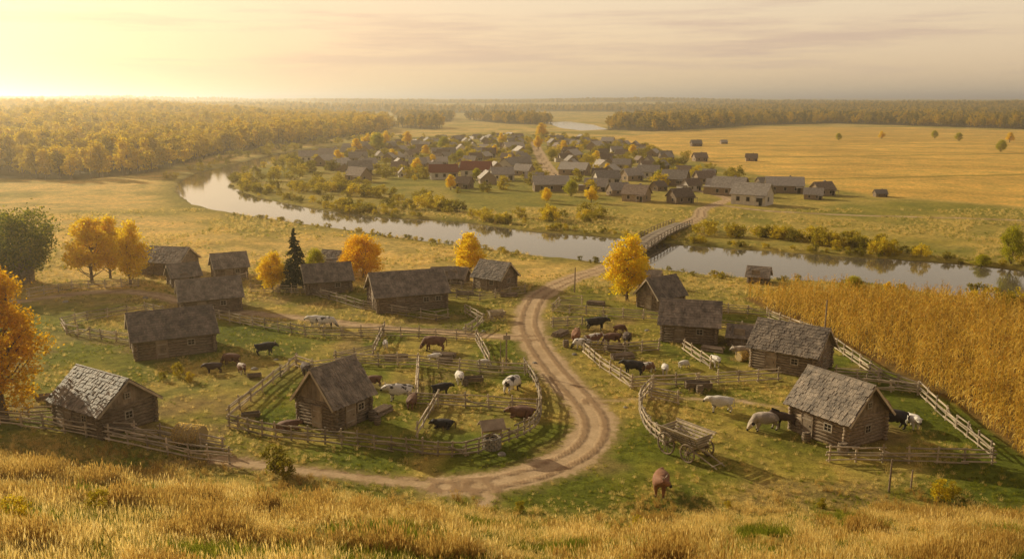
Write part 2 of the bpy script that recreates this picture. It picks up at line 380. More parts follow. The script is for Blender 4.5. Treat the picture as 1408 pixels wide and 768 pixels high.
def spruce_mesh(name,h,w,seed,nl=7000):
    rng=np.random.default_rng(seed);mb=MB();mb.cyl((0,0,-.2),(0,0,h*.97),h*.02,.02,7,1)
    C=[]
    nlay=17
    for i in range(nlay):
        t=i/(nlay-1);z=h*(.08+.88*t);R=w/2*(1-t)**.85+.12;nb=int(6+9*(1-t))
        for b in range(nb):
            a=rng.uniform(0,6.28);rl=R*rng.uniform(.7,1.12);n=int(nl/nlay/nb*(.5+1.2*(1-t)))+8
            s=rng.uniform(0,1,n)**.7;z0=z+rng.normal()*.1
            p=np.stack([np.cos(a)*s*rl,np.sin(a)*s*rl,z0-s*s*rl*.38+rl*.08],1)+rng.normal(size=(n,3))*np.array([.11,.11,.07])*(.4+rl*.5)
            C.append(p)
            mb.cyl((0,0,z0),(math.cos(a)*rl*.9,math.sin(a)*rl*.9,z0-rl*.28),.03,.01,3,1,False)
    mb.raw(leafq(np.concatenate(C),.24,rng),0)
    return mb.mesh(name,[M_needle,M_bark])

# ------------------------------------------------------------ named trees
ty=[tree_mesh('birch_a',1,9,6.2,8500,.31,M_leafY,.10,70),tree_mesh('birch_b',2,9,5.6,8000,.31,M_leafY,.08,65,pear=.5),tree_mesh('birch_c',3,9,7.2,8500,.31,M_leafO,.06,70,pear=.2)]
tnear=tree_mesh('birch_near',8,13,6.2,26000,.22,M_leafO,.03,130,pear=.45)
tg=tree_mesh('oak',5,10,9.8,11500,.34,M_leafG,.05,90,pear=.15)
tl=tree_mesh('lime',6,10,8.5,9500,.34,M_leafL,.03,80,pear=.3)
def T(name,me,u,v,hm,base,rz=0,wf=1):
    x,y=G(u,v);s=hm/base;place(name,me,x,y,rz,(s*wf,s*wf,s))
T('birch_tree',ty[1],127,390,10.4,9,.3,1.1);T('birch_tree',ty[0],180,392,9.6,9,2,1.);T('birch_tree',ty[1],152,383,10,9,1.1,.9)
T('oak_tree',tg,35,390,11.6,10);T('oak_tree',tg,-45,392,10,10,2)
T('birch_tree',tnear,8,578,14.2,13,0,1.15);T('birch_tree',tnear,-60,560,13,13,2.2)
x,y=G(407,398);place('spruce_tree',spruce_mesh('spruce',8.8,4.8,4),x,y)
T('birch_tree',ty[0],375,400,5.8,9,1.2,1.25);T('willow_tree',tl,434,380,4.4,10,1);T('birch_tree',ty[2],500,382,6.9,9,3,1.35)
T('birch_tree',ty[1],645,382,7.3,9,1.9,1.3);T('birch_tree',ty[0],862,412,9.3,9,.7,1.15)
T('birch_tree',ty[2],482,380,4.4,9,5,1.2);T('linden_tree',tl,1390,363,6.4,10,2,.85);T('willow_tree',tl,1172,404,2.6,10,1,1.6);T('willow_tree',tl,1350,362,2.2,10,1,1.8)
for (u,v,h,k) in [(620,262,5,1),(573,240,6.4,0),(813,279,4.6,0),(752,279,4.2,0),(785,270,4.8,9),(465,226,6.5,0),(505,205,9,0),(520,208,10,9),(490,210,8,1),(610,207,8,9),(560,200,9,1),(740,205,8,0),(745,190,12,1),(690,200,8,0),(632,222,5,9),(1376,209,6.5,9),(1388,196,7,1),(1318,194,6,9),(1212,191,6,0),(1285,190,6,9),(870,215,6,1),(905,250,4,9),(655,247,4,9),(820,222,5,0),(775,210,7,1),(700,228,5,0),(1153,193,5,9),(540,222,6,0),(680,215,6,1),(585,215,6,1),(515,196,9,1),(530,200,9,0),(595,228,5,0),(835,240,4.5,1),(1220,404,1.8,0)]:
    T('birch_tree' if k!=9 else 'linden_tree',tl if k==9 else ty[k],u,v,h,10 if k==9 else 9,u,1.2)

# ------------------------------------------------------------ forests
ft=[tree_mesh('forest_tree_%d'%i,30+i,13,7.2+i*.5,700,1.0,M_leafF,.06,28,False) for i in range(5)]
fr=[tree_mesh('dark_forest_tree_%d'%i,50+i,13,7+i*.5,420,1.15,M_leafFR,.08,24,False) for i in range(4)]
def fill(poly,dens,rmax,seed,fn=None):
    rng=np.random.default_rng(seed);P=np.array(poly);x0,y0=P.min(0);x1,y1=P.max(0);y1=min(y1,rmax);x0=max(x0,-rmax);x1=min(x1,rmax)
    n=int((x1-x0)*(y1-y0)*dens);X=rng.uniform(x0,x1,n);Y=rng.uniform(y0,y1,n)
    k=inpoly(X,Y,poly)&(np.hypot(X,Y)<rmax)
    if fn is not None: k&=fn(X,Y,rng)
    return X[k],Y[k]
def doscatter(name,X,Y,c,nv,s0,s1,seed=0,zo=0,idx=None,big=None):
    rng=np.random.default_rng(seed);n=len(X);S=rng.uniform(s0,s1,n)
    if big is not None: S*=big
    return scatter(name,np.stack([X,Y,H(X,Y)+zo],1),rng.uniform(0,6.28,n),S,rng.integers(0,nv,n) if idx is None else idx,c)
cf=coll('autumn_forest_trees',ft);cfr=coll('mixed_forest_trees',fr)
X,Y=fill(FOREST,1/42.,900,1);X2,Y2=fill(FOREST,1/110.,2000,2,lambda x,y,r:np.hypot(x,y)>900)
X=np.r_[X,X2];Y=np.r_[Y,Y2]
doscatter('autumn_forest',X,Y,cf,5,.6,1.15,3,big=.7+.6*fbm(X/40,Y/40,3))
X,Y=fill(FORESTR,1/75.,2300,5);XX=[X];YY=[Y]
for i,P in enumerate(FORESTM):
    a,b=fill(P,1/75.,4000,20+i);XX.append(a);YY.append(b)
rng=np.random.default_rng(77);a=rng.uniform(-3200,3200,60000);b=rng.uniform(900,4200,60000)
k=(np.abs(a)<b*.75)&(np.hypot(a,b)>1250)
a=a[k];b=b[k]
k=(fbm(a/600,b/420,4)+(fbm(a/30+9,b/30+3,4)-.5)*.05>.485)&~inpoly(a,b,LAKE)&~inpoly(a,b,FIELD)
XX.append(a[k]);YY.append(b[k])
X=np.concatenate(XX);Y=np.concatenate(YY)
doscatter('distant_forest',X,Y,cfr,4,.7,1.2,6,big=.7+.6*fbm(X/60,Y/60,3))
sh=[tree_mesh('shrub_%d'%i,70+i,2.4,3.0+.3*i,800,.26,M_leafS,-.15,22,False,pear=0) for i in range(4)]
csh=coll('bank_shrubs',sh)
rng=np.random.default_rng(9)
bx=[];by=[];bs=[]
def along(P,n,spread,off,smin,smax):
    P=np.array(P);L=np.r_[0,np.cumsum(np.hypot(*np.diff(P,axis=0).T))]
    t=rng.uniform(0,L[-1],n);x=np.interp(t,L,P[:,0]);y=np.interp(t,L,P[:,1])
    keep=vn(t/14,t*0+off)>.38
    x=x+rng.normal(size=n)*spread;y=y+rng.normal(size=n)*spread+off
    s=rng.uniform(smin,smax,n)
    bx.extend(x[keep]);by.extend(y[keep]);bs.extend(s[keep])
along(GP(north[6:]),360,2.2,5,.4,1.2);along(GP(north[8:]),160,1.,2,.25,.6)
along(GP(south[:16]),140,1.0,-2.5,.15,.45);along(GP(south[:4]),30,1.5,-4,.6,1.1);along(GP(north[0:8]),120,4,3,.8,1.6)
along(GP([(350,258),(450,262),(520,275),(600,290),(760,300),(830,305)]),120,5,3,.7,1.6)
along(GP([(940,322),(1050,330),(1200,345),(1408,355)]),60,2,4,.7,1.4)
along(GP([(240,245),(330,220),(420,198),(540,188)]),110,6,-2,.7,1.8)
bx=np.array(bx);by=np.array(by);bs=np.array(bs)
k=sdist(bx,by,RIVER)<-.6
for P,w in ROADS: k&=dseg(bx,by,P)>w+1
doscatter('riverbank_shrubs',bx[k],by[k],csh,4,1,1.01,4,big=bs[k])

# ------------------------------------------------------------ grasses
def tuft(name,seed,n,h,spread,mat,wd=.012,seedhead=.3,lean=.55):
    rng=np.random.default_rng(seed);mb=MB()
    for i in range(n):
        a=rng.uniform(0,6.28);r=rng.uniform(0,spread);bx,by=math.cos(a)*r,math.sin(a)*r
        l=h*rng.uniform(.4,1.15);le=rng.uniform(.1,lean);a2=a+rng.normal()*.8
        dx,dy=math.cos(a2),math.sin(a2);px,py=-dy*wd,dx*wd
        pts=[(bx+dx*le*l*t*t,by+dy*le*l*t*t,l*t*(1-.25*le*t)-.03) for t in(0,.5,1)]
        ws=[1,.8,.1];vs=[]
        for p,w in zip(pts,ws): vs+=[(p[0]-px*w,p[1]-py*w,p[2]),(p[0]+px*w,p[1]+py*w,p[2])]
        mb.add(vs,[(0,1,3,2),(2,3,5,4)])
        if rng.random()<seedhead:
            p=pts[2];mb.add([(p[0],p[1],p[2]-.09),(p[0]+px*2,p[1]+py*2,p[2]),(p[0]+dx*.03,p[1]+dy*.03,p[2]+.1),(p[0]-px*2,p[1]-py*2,p[2])],[(0,1,2,3)])
    return mb.mesh(name,[mat])
dry=[tuft('dry_tuft_%d'%i,i,34,.40+.2*i,.30,M_dry,.010,.35,.9) for i in range(3)]
grn=[tuft('green_tuft_%d'%i,10+i,34,.36+.12*i,.28,M_grn,.011,.0,.8) for i in range(2)]
rus=[tuft('russet_tuft_%d'%i,20+i,40,.5+.3*i,.24,M_rust,.011,.6,.5) for i in range(2)]
cg=coll('hill_grass_tufts',dry+grn+rus)   # sorted: dry 0-2, green 3-4, russet 5-6
rng=np.random.default_rng(21)
n=52000;Y=rng.uniform(17,68,n);X=rng.uniform(-1,1,n)*(14+Y*.70)
kk=np.interp(X,FX,FY)-Y
k=(kk>-1.+rng.normal(size=n)*1.5)&(rng.random(n)<.30+1.1*ss(.36,.55,fbm(X/1.8+80,Y/1.8,3)))
X=X[k];Y=Y[k];kk=kk[k];m=fbm(X/3.2+3,Y/3.2,4)+rng.normal(size=len(X))*.09;m2=fbm(X/3+33,Y/3,3)+rng.normal(size=len(X))*.05
idx=np.where(m>.49,rng.integers(3,5,len(X)),rng.integers(0,3,len(X)))
idx=np.where(m2>.64,rng.integers(5,7,len(X)),idx)
ok=(dseg(X,Y,footpath)>1.0)&(dseg(X,Y,mainroad)>2.0)&(dseg(X,Y,slopepath)>.7)
big=(.25+1.35*fbm(X/2.2+50,Y/2.2,3))*np.clip(.55+kk/18,.4,1.05)
doscatter('hill_grass',X[ok],Y[ok],cg,7,.6,1.25,2,idx=idx[ok],big=big[ok])
n=50000;Y=rng.uniform(50,135,n);X=rng.uniform(-1,1,n)*(12+Y*.66)
k=(np.interp(X,FX,FY)-Y)<0
X=X[k];Y=Y[k]
k=~inpoly(X,Y,CORN)&(rng.random(len(X))<.15+.9*ss(.42,.6,fbm(X/5,Y/5,4)))
for P,w in ROADS[:5]: k&=dseg(X,Y,P)>w+.1
X=X[k];Y=Y[k];m=rng.random(len(X))-(1-ss(.40,.58,fbm(X/9,Y/9,4)))*.6
idx=np.where(m<.35,rng.integers(3,5,len(X)),rng.integers(0,3,len(X)))
doscatter('meadow_grass',X,Y,cg,7,.25,.62,3,idx=idx)
n=26000;Y=rng.uniform(118,215,n);X=rng.uniform(-1,1,n)*(10+Y*.64);k=sdist(X,Y,RIVER)<-1
k&=rng.random(n)<ss(.38,.6,fbm(X/10,Y/10,3))
for P,w in ROADS: k&=dseg(X,Y,P)>w+.3
X=X[k];Y=Y[k];doscatter('plain_grass',X,Y,cg,5,.6,1.1,5)
wb=[tree_mesh('weed_bush_%d'%i,90+i,1.5,1.6,1100,.13,M_leafS,-.1,26,False,pear=-.2) for i in range(2)]
for u,v,s in [(378,652,1.5),(395,660,1.),(1290,690,1.1),(878,735,.8),(135,710,.8),(20,730,.9),(1310,685,.8),(715,705,.5),(245,520,1.),(262,527,.7),(225,523,.6),(1130,700,.5),(560,715,.5),(1000,700,.4),(60,660,.5)]:
    a=(u-704)/F;up=(384-v)/F;d=Vector((a,cp+sp*up,-sp+cp*up));t=15
    while t<120:
        p=d*t
        if HC+p.z<=H1(p.x,p.y): break
        t+=.5
    place('wild_bush',wb[int(u)%2],p.x,p.y,u,s)
def corn(name,seed):
    rng=np.random.default_rng(seed);mb=MB();h=2.1*rng.uniform(.9,1.1);mb.cyl((0,0,-.1),(0,0,h),.02,.01,4)
    for i in range(10):
        z=.25+i*(h-.4)/10;a=i*2.6+rng.uniform(-.5,.5);l=rng.uniform(.45,.75);dx,dy=math.cos(a),math.sin(a);px,py=-dy*.045,dx*.045
        pr=[(0,0,z,.6),(dx*l*.35,dy*l*.35,z+.24,1),(dx*l*.75,dy*l*.75,z+.12,.8),(dx*l,dy*l,z-.25,.1)]
        vs=[]
        for p in pr: vs+=[(p[0]-px*p[3],p[1]-py*p[3],p[2]),(p[0]+px*p[3],p[1]+py*p[3],p[2])]
        mb.add(vs,[(0,1,3,2),(2,3,5,4),(4,5,7,6)])
    for i in range(6):
        a=rng.uniform(0,6.28);d=.14;mb.cyl((0,0,h-.05),(math.cos(a)*d,math.sin(a)*d,h+.28),.012,.006,3)
    mb.cyl((.03,0,h*.45),(.1,.03,h*.45+.26),.04,.02,5)
    return mb.mesh(name,[M_corn])
cc=coll('corn_plants',[corn('corn_%d'%i,i) for i in range(4)])
e0=np.array(G(1062,431));e1=np.array(G(1310,552));d=(e1-e0)/np.linalg.norm(e1-e0);nrm=np.array([d[1],-d[0]])
if nrm[0]<0: nrm=-nrm
i,j=np.meshgrid(np.arange(-50,110),np.arange(-90,240),indexing='ij')
i=i.ravel();j=j.ravel();XY=e0+nrm*(i*1.35)[:,None]+d*(j*.43)[:,None]+RNG.normal(size=(len(i),2))*.09
k=inpoly(XY[:,0],XY[:,1],CORN)&(XY[:,0]<95)&(RNG.random(len(i))<.93);XY=XY[k]
doscatter('corn_field',XY[:,0],XY[:,1],cc,4,.72,1.2,8,big=.72+.56*fbm(XY[:,0]/3,XY[:,1]/3,3))

# ------------------------------------------------------------ log cabins
def cabin(name,u,v,L,W,hw,rise,yaw,seed):
    rng=random.Random(seed);x,y=G(u,v);rise*=.88
    e=empty(name,x,y,math.radians(yaw),z=H1(x,y)-.02)
    w=MB();n=max(5,int(hw/.26));dz=hw/n
    for i in range(n):
        z=dz*(i+.5)
        for s in(-1,1):
            ex=.28+rng.uniform(-.06,.06);r=dz*.56*rng.uniform(.93,1.05)
            w.cyl((-L/2-ex,s*W/2,z),(L/2+ex,s*W/2,z+rng.uniform(-.02,.02)),r,r*.95,8)
            z2=z+dz*.45 if i<n-1 else z
            w.cyl((s*L/2,-W/2-ex,z2),(s*L/2,W/2+ex,z2),r*.98,r*.93,8)
    w.box((0,0,hw/2),(L-.05,W-.05,hw),0)
    w.obj('log_walls',[M_log],e,True)
    g=MB();npl=int(W/.22)
    sl=rise/(W/2)
    for s in(-1,1):
        for k in range(npl):
            y0=-W/2+W*k/npl;y1=-W/2+W*(k+1)/npl-.012
            h0=(W/2-abs(y0))*sl;h1=(W/2-abs(y1))*sl
            xo=s*(L/2+.02+(k%2)*.012);t=s*.04;zb=hw-.02
            a=[(xo,y0,zb),(xo,y1,zb),(xo,y1,zb+h1+.02),(xo,y0,zb+h0+.02)];b=[(p[0]+t,p[1],p[2]) for p in a]
            g.add(a+b,[(0,1,2,3),(7,6,5,4),(0,4,5,1),(1,5,6,2),(2,6,7,3),(3,7,4,0)])
    g.obj('gable_planks',[M_plank],e)
    r=MB();ov=.6;ox=.55;ang=math.atan2(rise,W/2);sl_len=math.hypot(rise,W/2)+ov;nc=max(7,int(sl_len/.33));cl=sl_len/nc
    for s in(-1,1):
        R0=Matrix.Rotation(-s*ang,3,'X')
        base=Vector((0,0,hw+rise+.10))
        dn=Vector((0,s*math.cos(ang),-math.sin(ang)));up=Vector((0,s*math.sin(ang),math.cos(ang)))
        c=base+dn*(sl_len/2)
        r.box(c,(L+2*ox-.06,sl_len,.07),0,R0)
        for i in range(nc):
            xx=-L/2-ox+rng.uniform(-.05,.05)
            while xx<L/2+ox-.1:
                bw=rng.uniform(.11,.24);bw=min(bw,L/2+ox+.04-xx)
                c=base+dn*(cl*(i+.5)+rng.uniform(-.05,.05))+up*(.075+rng.uniform(0,.045))
                R=Matrix.Rotation(-s*(ang-.09+rng.uniform(-.03,.03)),3,'X')
                c.x=xx+bw/2;r.box(c,(bw-.012,cl*1.25,.035),0,R);xx+=bw
    r.cyl((-L/2-ox-.05,0,hw+rise+.17),(L/2+ox+.05,0,hw+rise+.17),.1,.09,7)
    r.obj('shingle_roof',[M_roof],e)
    r2=MB()
    for s in(-1,1):
        for q in(-1,1):
            c=Vector((q*(L/2+ox+.03),s*(W/2+ov*math.cos(ang))/2,hw+rise-(rise+ov*math.sin(ang))/2+.05))
            r2.box(c,(.05+.004*s,sl_len,.17),0,Matrix.Rotation(-s*ang,3,'X'))
    r2.obj('barge_boards',[M_fence],e)
    d=MB()
    def opening(px,py,pz,w_,h_,face,doorq):
        if face[0]=='y': ax=Vector((1,0,0));nn=Vector((0,-1,0))
        else: ax=Vector((0,1,0));nn=Vector((1 if face=='x+' else -1,0,0))
        def bx(a,z,wa,hz,dep,off,mi):
            c=Vector((px,py,pz))+ax*a+Vector((0,0,z))+nn*off
            sz=(wa,dep,hz) if face[0]=='y' else (dep,wa,hz);d.box(c,sz,mi)
        bx(0,0,w_,h_,.1,.14,1 if not doorq else 0)
        for q in(-1,1): bx(q*(w_/2+.05),0,.1,h_+.2,.14,.15,2 if not doorq else 0)
        bx(0,h_/2+.05,w_-.002,.1,.14,.15,2 if not doorq else 0)
        if not doorq:
            bx(0,-h_/2-.05,w_-.002,.1,.14,.15,2);bx(0,0,.04,h_,.03,.205,2);bx(0,0,w_,.04,.02,.205,2)
        else:
            for z in(-.5,.5): bx(0,z,w_-.06,.1,.03,.205,2)
            bx(w_*.33,0,.05,.12,.05,.22,1)
    opening(-L*.18 if L>5 else -L*.1,-W/2,1.0,.95,1.8,'y-',True)
    opening(L*.2,-W/2,min(1.45,hw*.62),.6,.5,'y-',False)
    if L>8: opening(L*.38,-W/2,1.45,.6,.5,'y-',False)
    if W>3.5: opening(L/2,.0,1.4,.55,.5,'x+',False)
    opening(-L/2,-.2,1.0,.95,1.8,'x-',True)
    opening(L/2,.0,hw+rise*.35,.35,.35,'x+',False)
    d.obj('door_and_windows',[M_plank,M_dark,M_frame],e)
    return e
cab=[(147,582,6.1,4.8,2.3,2.2,-33),(238,480,7.6,5.6,2.3,2.3,28),(289,424,6.8,5,2.1,2.1,25),(316,382,4.2,3.6,2.0,1.8,28),(231,375,7.0,5,2.2,1.9,-12),(253,392,3.4,3,1.7,1.5,35),
(450,399,5.8,4.4,2.0,2.0,20),(560,420,8.8,6,2.3,2.5,20),(681,396,4.3,3.9,2.0,2.0,-35),(463,371,3.8,3,1.8,1.3,-20),(908,421,4.2,3.8,2.0,2.2,35),(948,465,5.7,4.4,2.3,2.2,-14),
(1087,504,6.2,4.7,2.4,2.3,-38),(1150,596,5.2,4.6,2.5,2.6,-58),(461,578,4.0,4.1,2.4,2.8,56),(1043,387,2.4,2.2,1.2,1.1,-25),(22,389,4,3,1.9,1.6,20),(893,392,2.4,2.0,1.4,1.0,-20),(612,389,3,2.6,1.1,1.2,10),(630,388,2.2,2.2,1.0,1.2,-20),(1020,472,2.2,2.0,1.2,.9,-20)]
for i,c in enumerate(cab): cabin('log_cabin' if c[2]>4 else 'log_shed',*c,seed=i)

# ------------------------------------------------------------ village houses
def vhouse(name,L,W,hw,rise,wm,rm,seed,two=False):
    b=MB()
    b.box((0,0,hw/2-.2),(L,W,hw+.4),0)
    for s in(-1,1): b.add([(s*L/2,-W/2,hw),(s*L/2,W/2,hw),(s*L/2,0,hw+rise)],[(0,1,2)],0)
    ang=math.atan2(rise,W/2);sl=math.hypot(rise,W/2)+.5
    for s in(-1,1):
        c=Vector((0,0,hw+rise+.1))+Vector((0,s*math.cos(ang),-math.sin(ang)))*sl/2
        b.box(c,(L+.9,sl,.16),1,Matrix.Rotation(-s*ang,3,'X'))
    b.box((L*.15,.3,hw+rise*.9),(.6,.6,1.5),4)
    for s in(-1,1):
        nwin=3 if L>8 else 2
        for k in range(nwin):
            x=-L/2+L*(k+.7)/(nwin+.4);b.box((x,s*(W/2+.02),hw*.55),(1.1,.08,1.3),3);b.box((x,s*(W/2+.06),hw*.55),(.8,.06,1.0),2)
        b.box((s*(L/2+.02),-.8,hw*.55),(.08,1.1,1.3),3);b.box((s*(L/2+.06),-.8,hw*.55),(.06,.8,1.0),2)
    b.box((L*.38,-W/2-.03,hw*.42),(1,.1,hw*.8),2)
    b.box((L*.38,-W/2-.9,hw*.8),(2.2,1.8,.12),1)
    for q in(-1,1): b.cyl((L*.38+q*.95,-W/2-1.6,-.2),(L*.38+q*.95,-W/2-1.6,hw*.8),.07,None,5,3)
    if two: b.box((-L*.5-1.4,.4,1.0),(2.8,W*.6,2.2),0);b.box((-L*.5-1.5,.4,2.25),(3.3,W*.7,.15),1)
    return b.mesh(name,[wm,rm,M_dark,M_frame,M_stone])
VH=[vhouse('house_a',8,6,2.4,2.6,M_wall,M_groof,1),vhouse('house_b',9.5,6.5,2.5,2.8,M_wall,M_groof,2,True),vhouse('house_c',7,5.5,2.3,2.4,M_wall,M_broof,3),vhouse('house_d',9,6.5,2.8,2.6,M_white,M_groof,4),vhouse('house_e',9,6,2.6,2.3,M_white,M_red,5),vhouse('house_f',12,7,2.6,2.6,M_wall,M_lroof,6),vhouse('house_g',7,5,2.5,2.6,M_white,M_broof,7,True)]
pl=[]
def vh(k,u,v,yaw,s=1.):
    x,y=G(u,v);pl.append((x,y));place('village_house' if k not in(0,2) else 'log_house',VH[k],x,y,math.radians(yaw),s)
for a in [(3,1034,280,-35,1.0),(1,1003,268,-30,.95),(5,1078,264,-12,.85),(2,1130,268,20,.8),(0,1118,273,-20,.6),(2,935,279,25,.8),(0,928,255,-25,.95),(2,968,252,15,.85),(0,985,262,-20,.7),(2,875,276,-30,.9),(0,850,268,20,.7),(5,757,262,5,.85),(1,820,262,-15,.7),(0,868,248,30,.8),(4,610,246,10,1.),(4,655,243,-8,1.1),(3,690,248,12,.8),(2,493,249,-35,1.),(0,495,240,20,1.),(2,637,259,-20,.75),(3,425,222,12,.9),(1,452,218,-8,.9),(2,962,222,10,.8),(2,1033,221,-10,.7),(0,957,201,5,.75),(0,995,198,5,.5),(5,790,240,-25,.85),(0,735,252,-15,.7),(0,1210,270,0,.4),(2,905,262,40,.6),(6,890,236,20,.8),(0,915,218,10,.7),(2,940,240,-20,.7),(0,1050,255,15,.55),(2,550,236,-15,.8),(6,950,262,30,.7),(0,975,243,-20,.55),(2,1015,258,40,.6)]: vh(*a)
VP=GP([(425,218),(480,205),(560,193),(700,189),(800,193),(900,206),(925,222),(905,243),(850,255),(760,256),(640,252),(540,246),(470,243)])
rng=np.random.default_rng(5);P=np.array(VP);x0,y0=P.min(0);x1,y1=P.max(0);cnt=0
for _ in range(12000):
    x=rng.uniform(x0,x1);y=rng.uniform(y0,y1);ax,ay=np.array([x]),np.array([y])
    if min((x-a)**2+(y-b)**2 for a,b in pl)<(12.5 if y<350 else 14.5)**2: continue
    if not inpoly(ax,ay,VP)[0] or dseg(ax,ay,vroad)[0]<9 or sdist(ax,ay,RIVER)[0]>-8: continue
    pl.append((x,y));k=int(rng.choice([0,1,2,3,4,5,6],p=[.26,.16,.20,.13,.03,.10,.12]));cnt+=1
    place('village_house',VH[k],x,y,math.radians(rng.choice([15,-75,-20,70])+rng.normal()*6),rng.uniform(.62,.88))
    if cnt>165: break
print('village',cnt)
n=1300;X=rng.uniform(x0-30,x1+90,n);Y=rng.uniform(y0-40,y1+60,n)
PL=np.array(pl);k=np.min((X[:,None]-PL[:,0])**2+(Y[:,None]-PL[:,1])**2,1)>5.2**2
k&=(sdist(X,Y,RIVER)<-4)&(sdist(X,Y,FIELD)<0)&inpoly(X,Y,GP([(350,262),(400,215),(500,190),(720,186),(830,190),(930,215),(1100,265),(930,300),(750,285),(560,265)]))&(dseg(X,Y,vroad)>4)&(dseg(X,Y,northroad)>4)
k&=(Y>300)|(rng.random(n)<.3)
doscatter('garden_trees',X[k],Y[k],csh,4,.6,2.1,12)

# ------------------------------------------------------------ fences
def fence(pts,h=1.15,rails=4,smooth=False,name='rail_fence'):
    P=GP(pts)
    if smooth: P=catmull(P,4)
    mb=MB();rng=random.Random(int(pts[0][0]*7+pts[0][1]))
    Q=[]
    for a,b in zip(P[:-1],P[1:]):
        L=math.dist(a,b);n=max(1,round(L/2.1))
        for i in range(n): Q.append((a[0]+(b[0]-a[0])*i/n,a[1]+(b[1]-a[1])*i/n))
    Q.append(P[-1]);zz=H(np.array([q[0] for q in Q]),np.array([q[1] for q in Q]))
    prev=None
    for (x,y),z in zip(Q,zz):
        lean=(rng.uniform(-.1,.1),rng.uniform(-.1,.1));hh=h*rng.uniform(1.0,1.25)
        mb.cyl((x,y,z-.2),(x+lean[0],y+lean[1],z+hh),.085,.07,6)
        if prev:
            px,py,pz=prev;d=Vector((x-px,y-py,0)).normalized();o=Vector((-d.y,d.x,0))
            for k in range(rails):
                zz0=h*(.2+.75*k/(rails-1));s=.085*(1 if (k%2) else -1)
                r=rng.uniform(.055,.085)
                a=Vector((px,py,pz+zz0+rng.uniform(-.07,.07)))-d*.25+o*s;b=Vector((x,y,z+zz0+rng.uniform(-.07,.07)))+d*.25+o*s
                if rng.random()<.05: b.z=z+.1
                mb.cyl(a,b,r,r*.8,5)
        prev=(x,y,z)
    mb.obj(name,[M_fence])
for f in [[(180,472),(140,466),(92,459),(86,449),(120,440),(200,427),(224,433)],[(262,428),(330,444),(420,460),(522,462)],[(528,456),(513,488),(462,499)],
[(408,502),(375,528),(345,553),(315,577)],[(462,499),(520,503),(575,504),(660,513),(722,516)],[(575,504),(573,548)],[(565,556),(640,559),(738,566)],[(602,552),(574,602)],[(408,505),(430,512),(470,508)],
[(0,583),(60,590),(150,607),(260,632),(316,638)],[(150,600),(220,606),(306,622)],[(0,575),(40,578),(80,575)],
[(803,486),(825,506),(868,534)],[(868,534),(960,528),(1070,522)],[(803,482),(860,486),(905,482)],[(940,482),(976,506)],[(760,430),(830,436),(912,441)],[(975,428),(1055,434)],
[(1058,438),(1130,465),(1208,522)],[(1208,524),(1150,520)],[(1262,540),(1300,577),(1362,628)],[(1140,634),(1250,636),(1364,638)],[(1262,542),(1190,534)],
[(895,548),(932,556)],[(430,405),(500,425),(600,441),(616,438)],[(612,408),(660,414),(722,405)],[(655,470),(672,502)],[(620,398),(650,400)],[(1000,470),(1062,478)],[(300,396),(340,386)],[(40,408),(100,398),(190,395)],
[(345,402),(420,403)],[(760,452),(800,449)],[(990,452),(1050,460)],[(1208,522),(1262,541)],[(640,432),(664,445),(640,460)],[(528,462),(600,466),(655,470)],[(760,430),(770,420),(800,418)]]:
    fence(f)
fence([(895,538),(880,560),(890,590),(912,610)],1.25,5,True)
fence([(316,590),(380,603),(470,613),(560,623),(640,627),(700,607),(735,588),(743,562),(737,532),(722,510)],1.15,4,True)

# ------------------------------------------------------------ bridge
def bridge():
    a=Vector((*G(860,354),0));b=Vector((*G(939,309),0));d=b-a;L=d.length;yaw=math.atan2(d.y,d.x);e=empty('timber_bridge',a.x,a.y,yaw,z=0)
    m=MB();n=int(L/.35)
    def zt(x): return .25+.65*math.sin(math.pi*min(max(x/L,0),1))
    for i in range(n+6):
        x=-1+i*.35;m.box((x,0,zt(x)),(.33,3.8,.14),0)
    for s in(-1,1):
        k=10
        for i in range(k): m.cyl((L*i/k,s*1.6,zt(L*i/k)-.28),(L*(i+1)/k,s*1.6,zt(L*(i+1)/k)-.28),.2,None,6)
    m.obj('deck',[M_fence],e)
    r=MB()
    for s in(-1,1):
        k=18
        for i in range(k+1):
            x=L*i/k;r.box((x,s*1.95,zt(x)+.5),(.13,.13,1.0))
            if i<k:
                x2=L*(i+1)/k
                for h in(.45,.95): r.cyl((x,s*1.95,zt(x)+h),(x2,s*1.95,zt(x2)+h),.06,None,5)
    r.obj('railing',[M_plank],e)
    p=MB()
    for t in(.15,.32,.5,.68,.85):
        for s in(-1.5,0,1.5): p.cyl((L*t,s,-2.4),(L*t,s,zt(L*t)-.2),.17,.15,7)
        p.box((L*t,0,zt(L*t)-.55),(.3,3.7,.25))
    p.obj('piers',[M_log],e)
bridge()

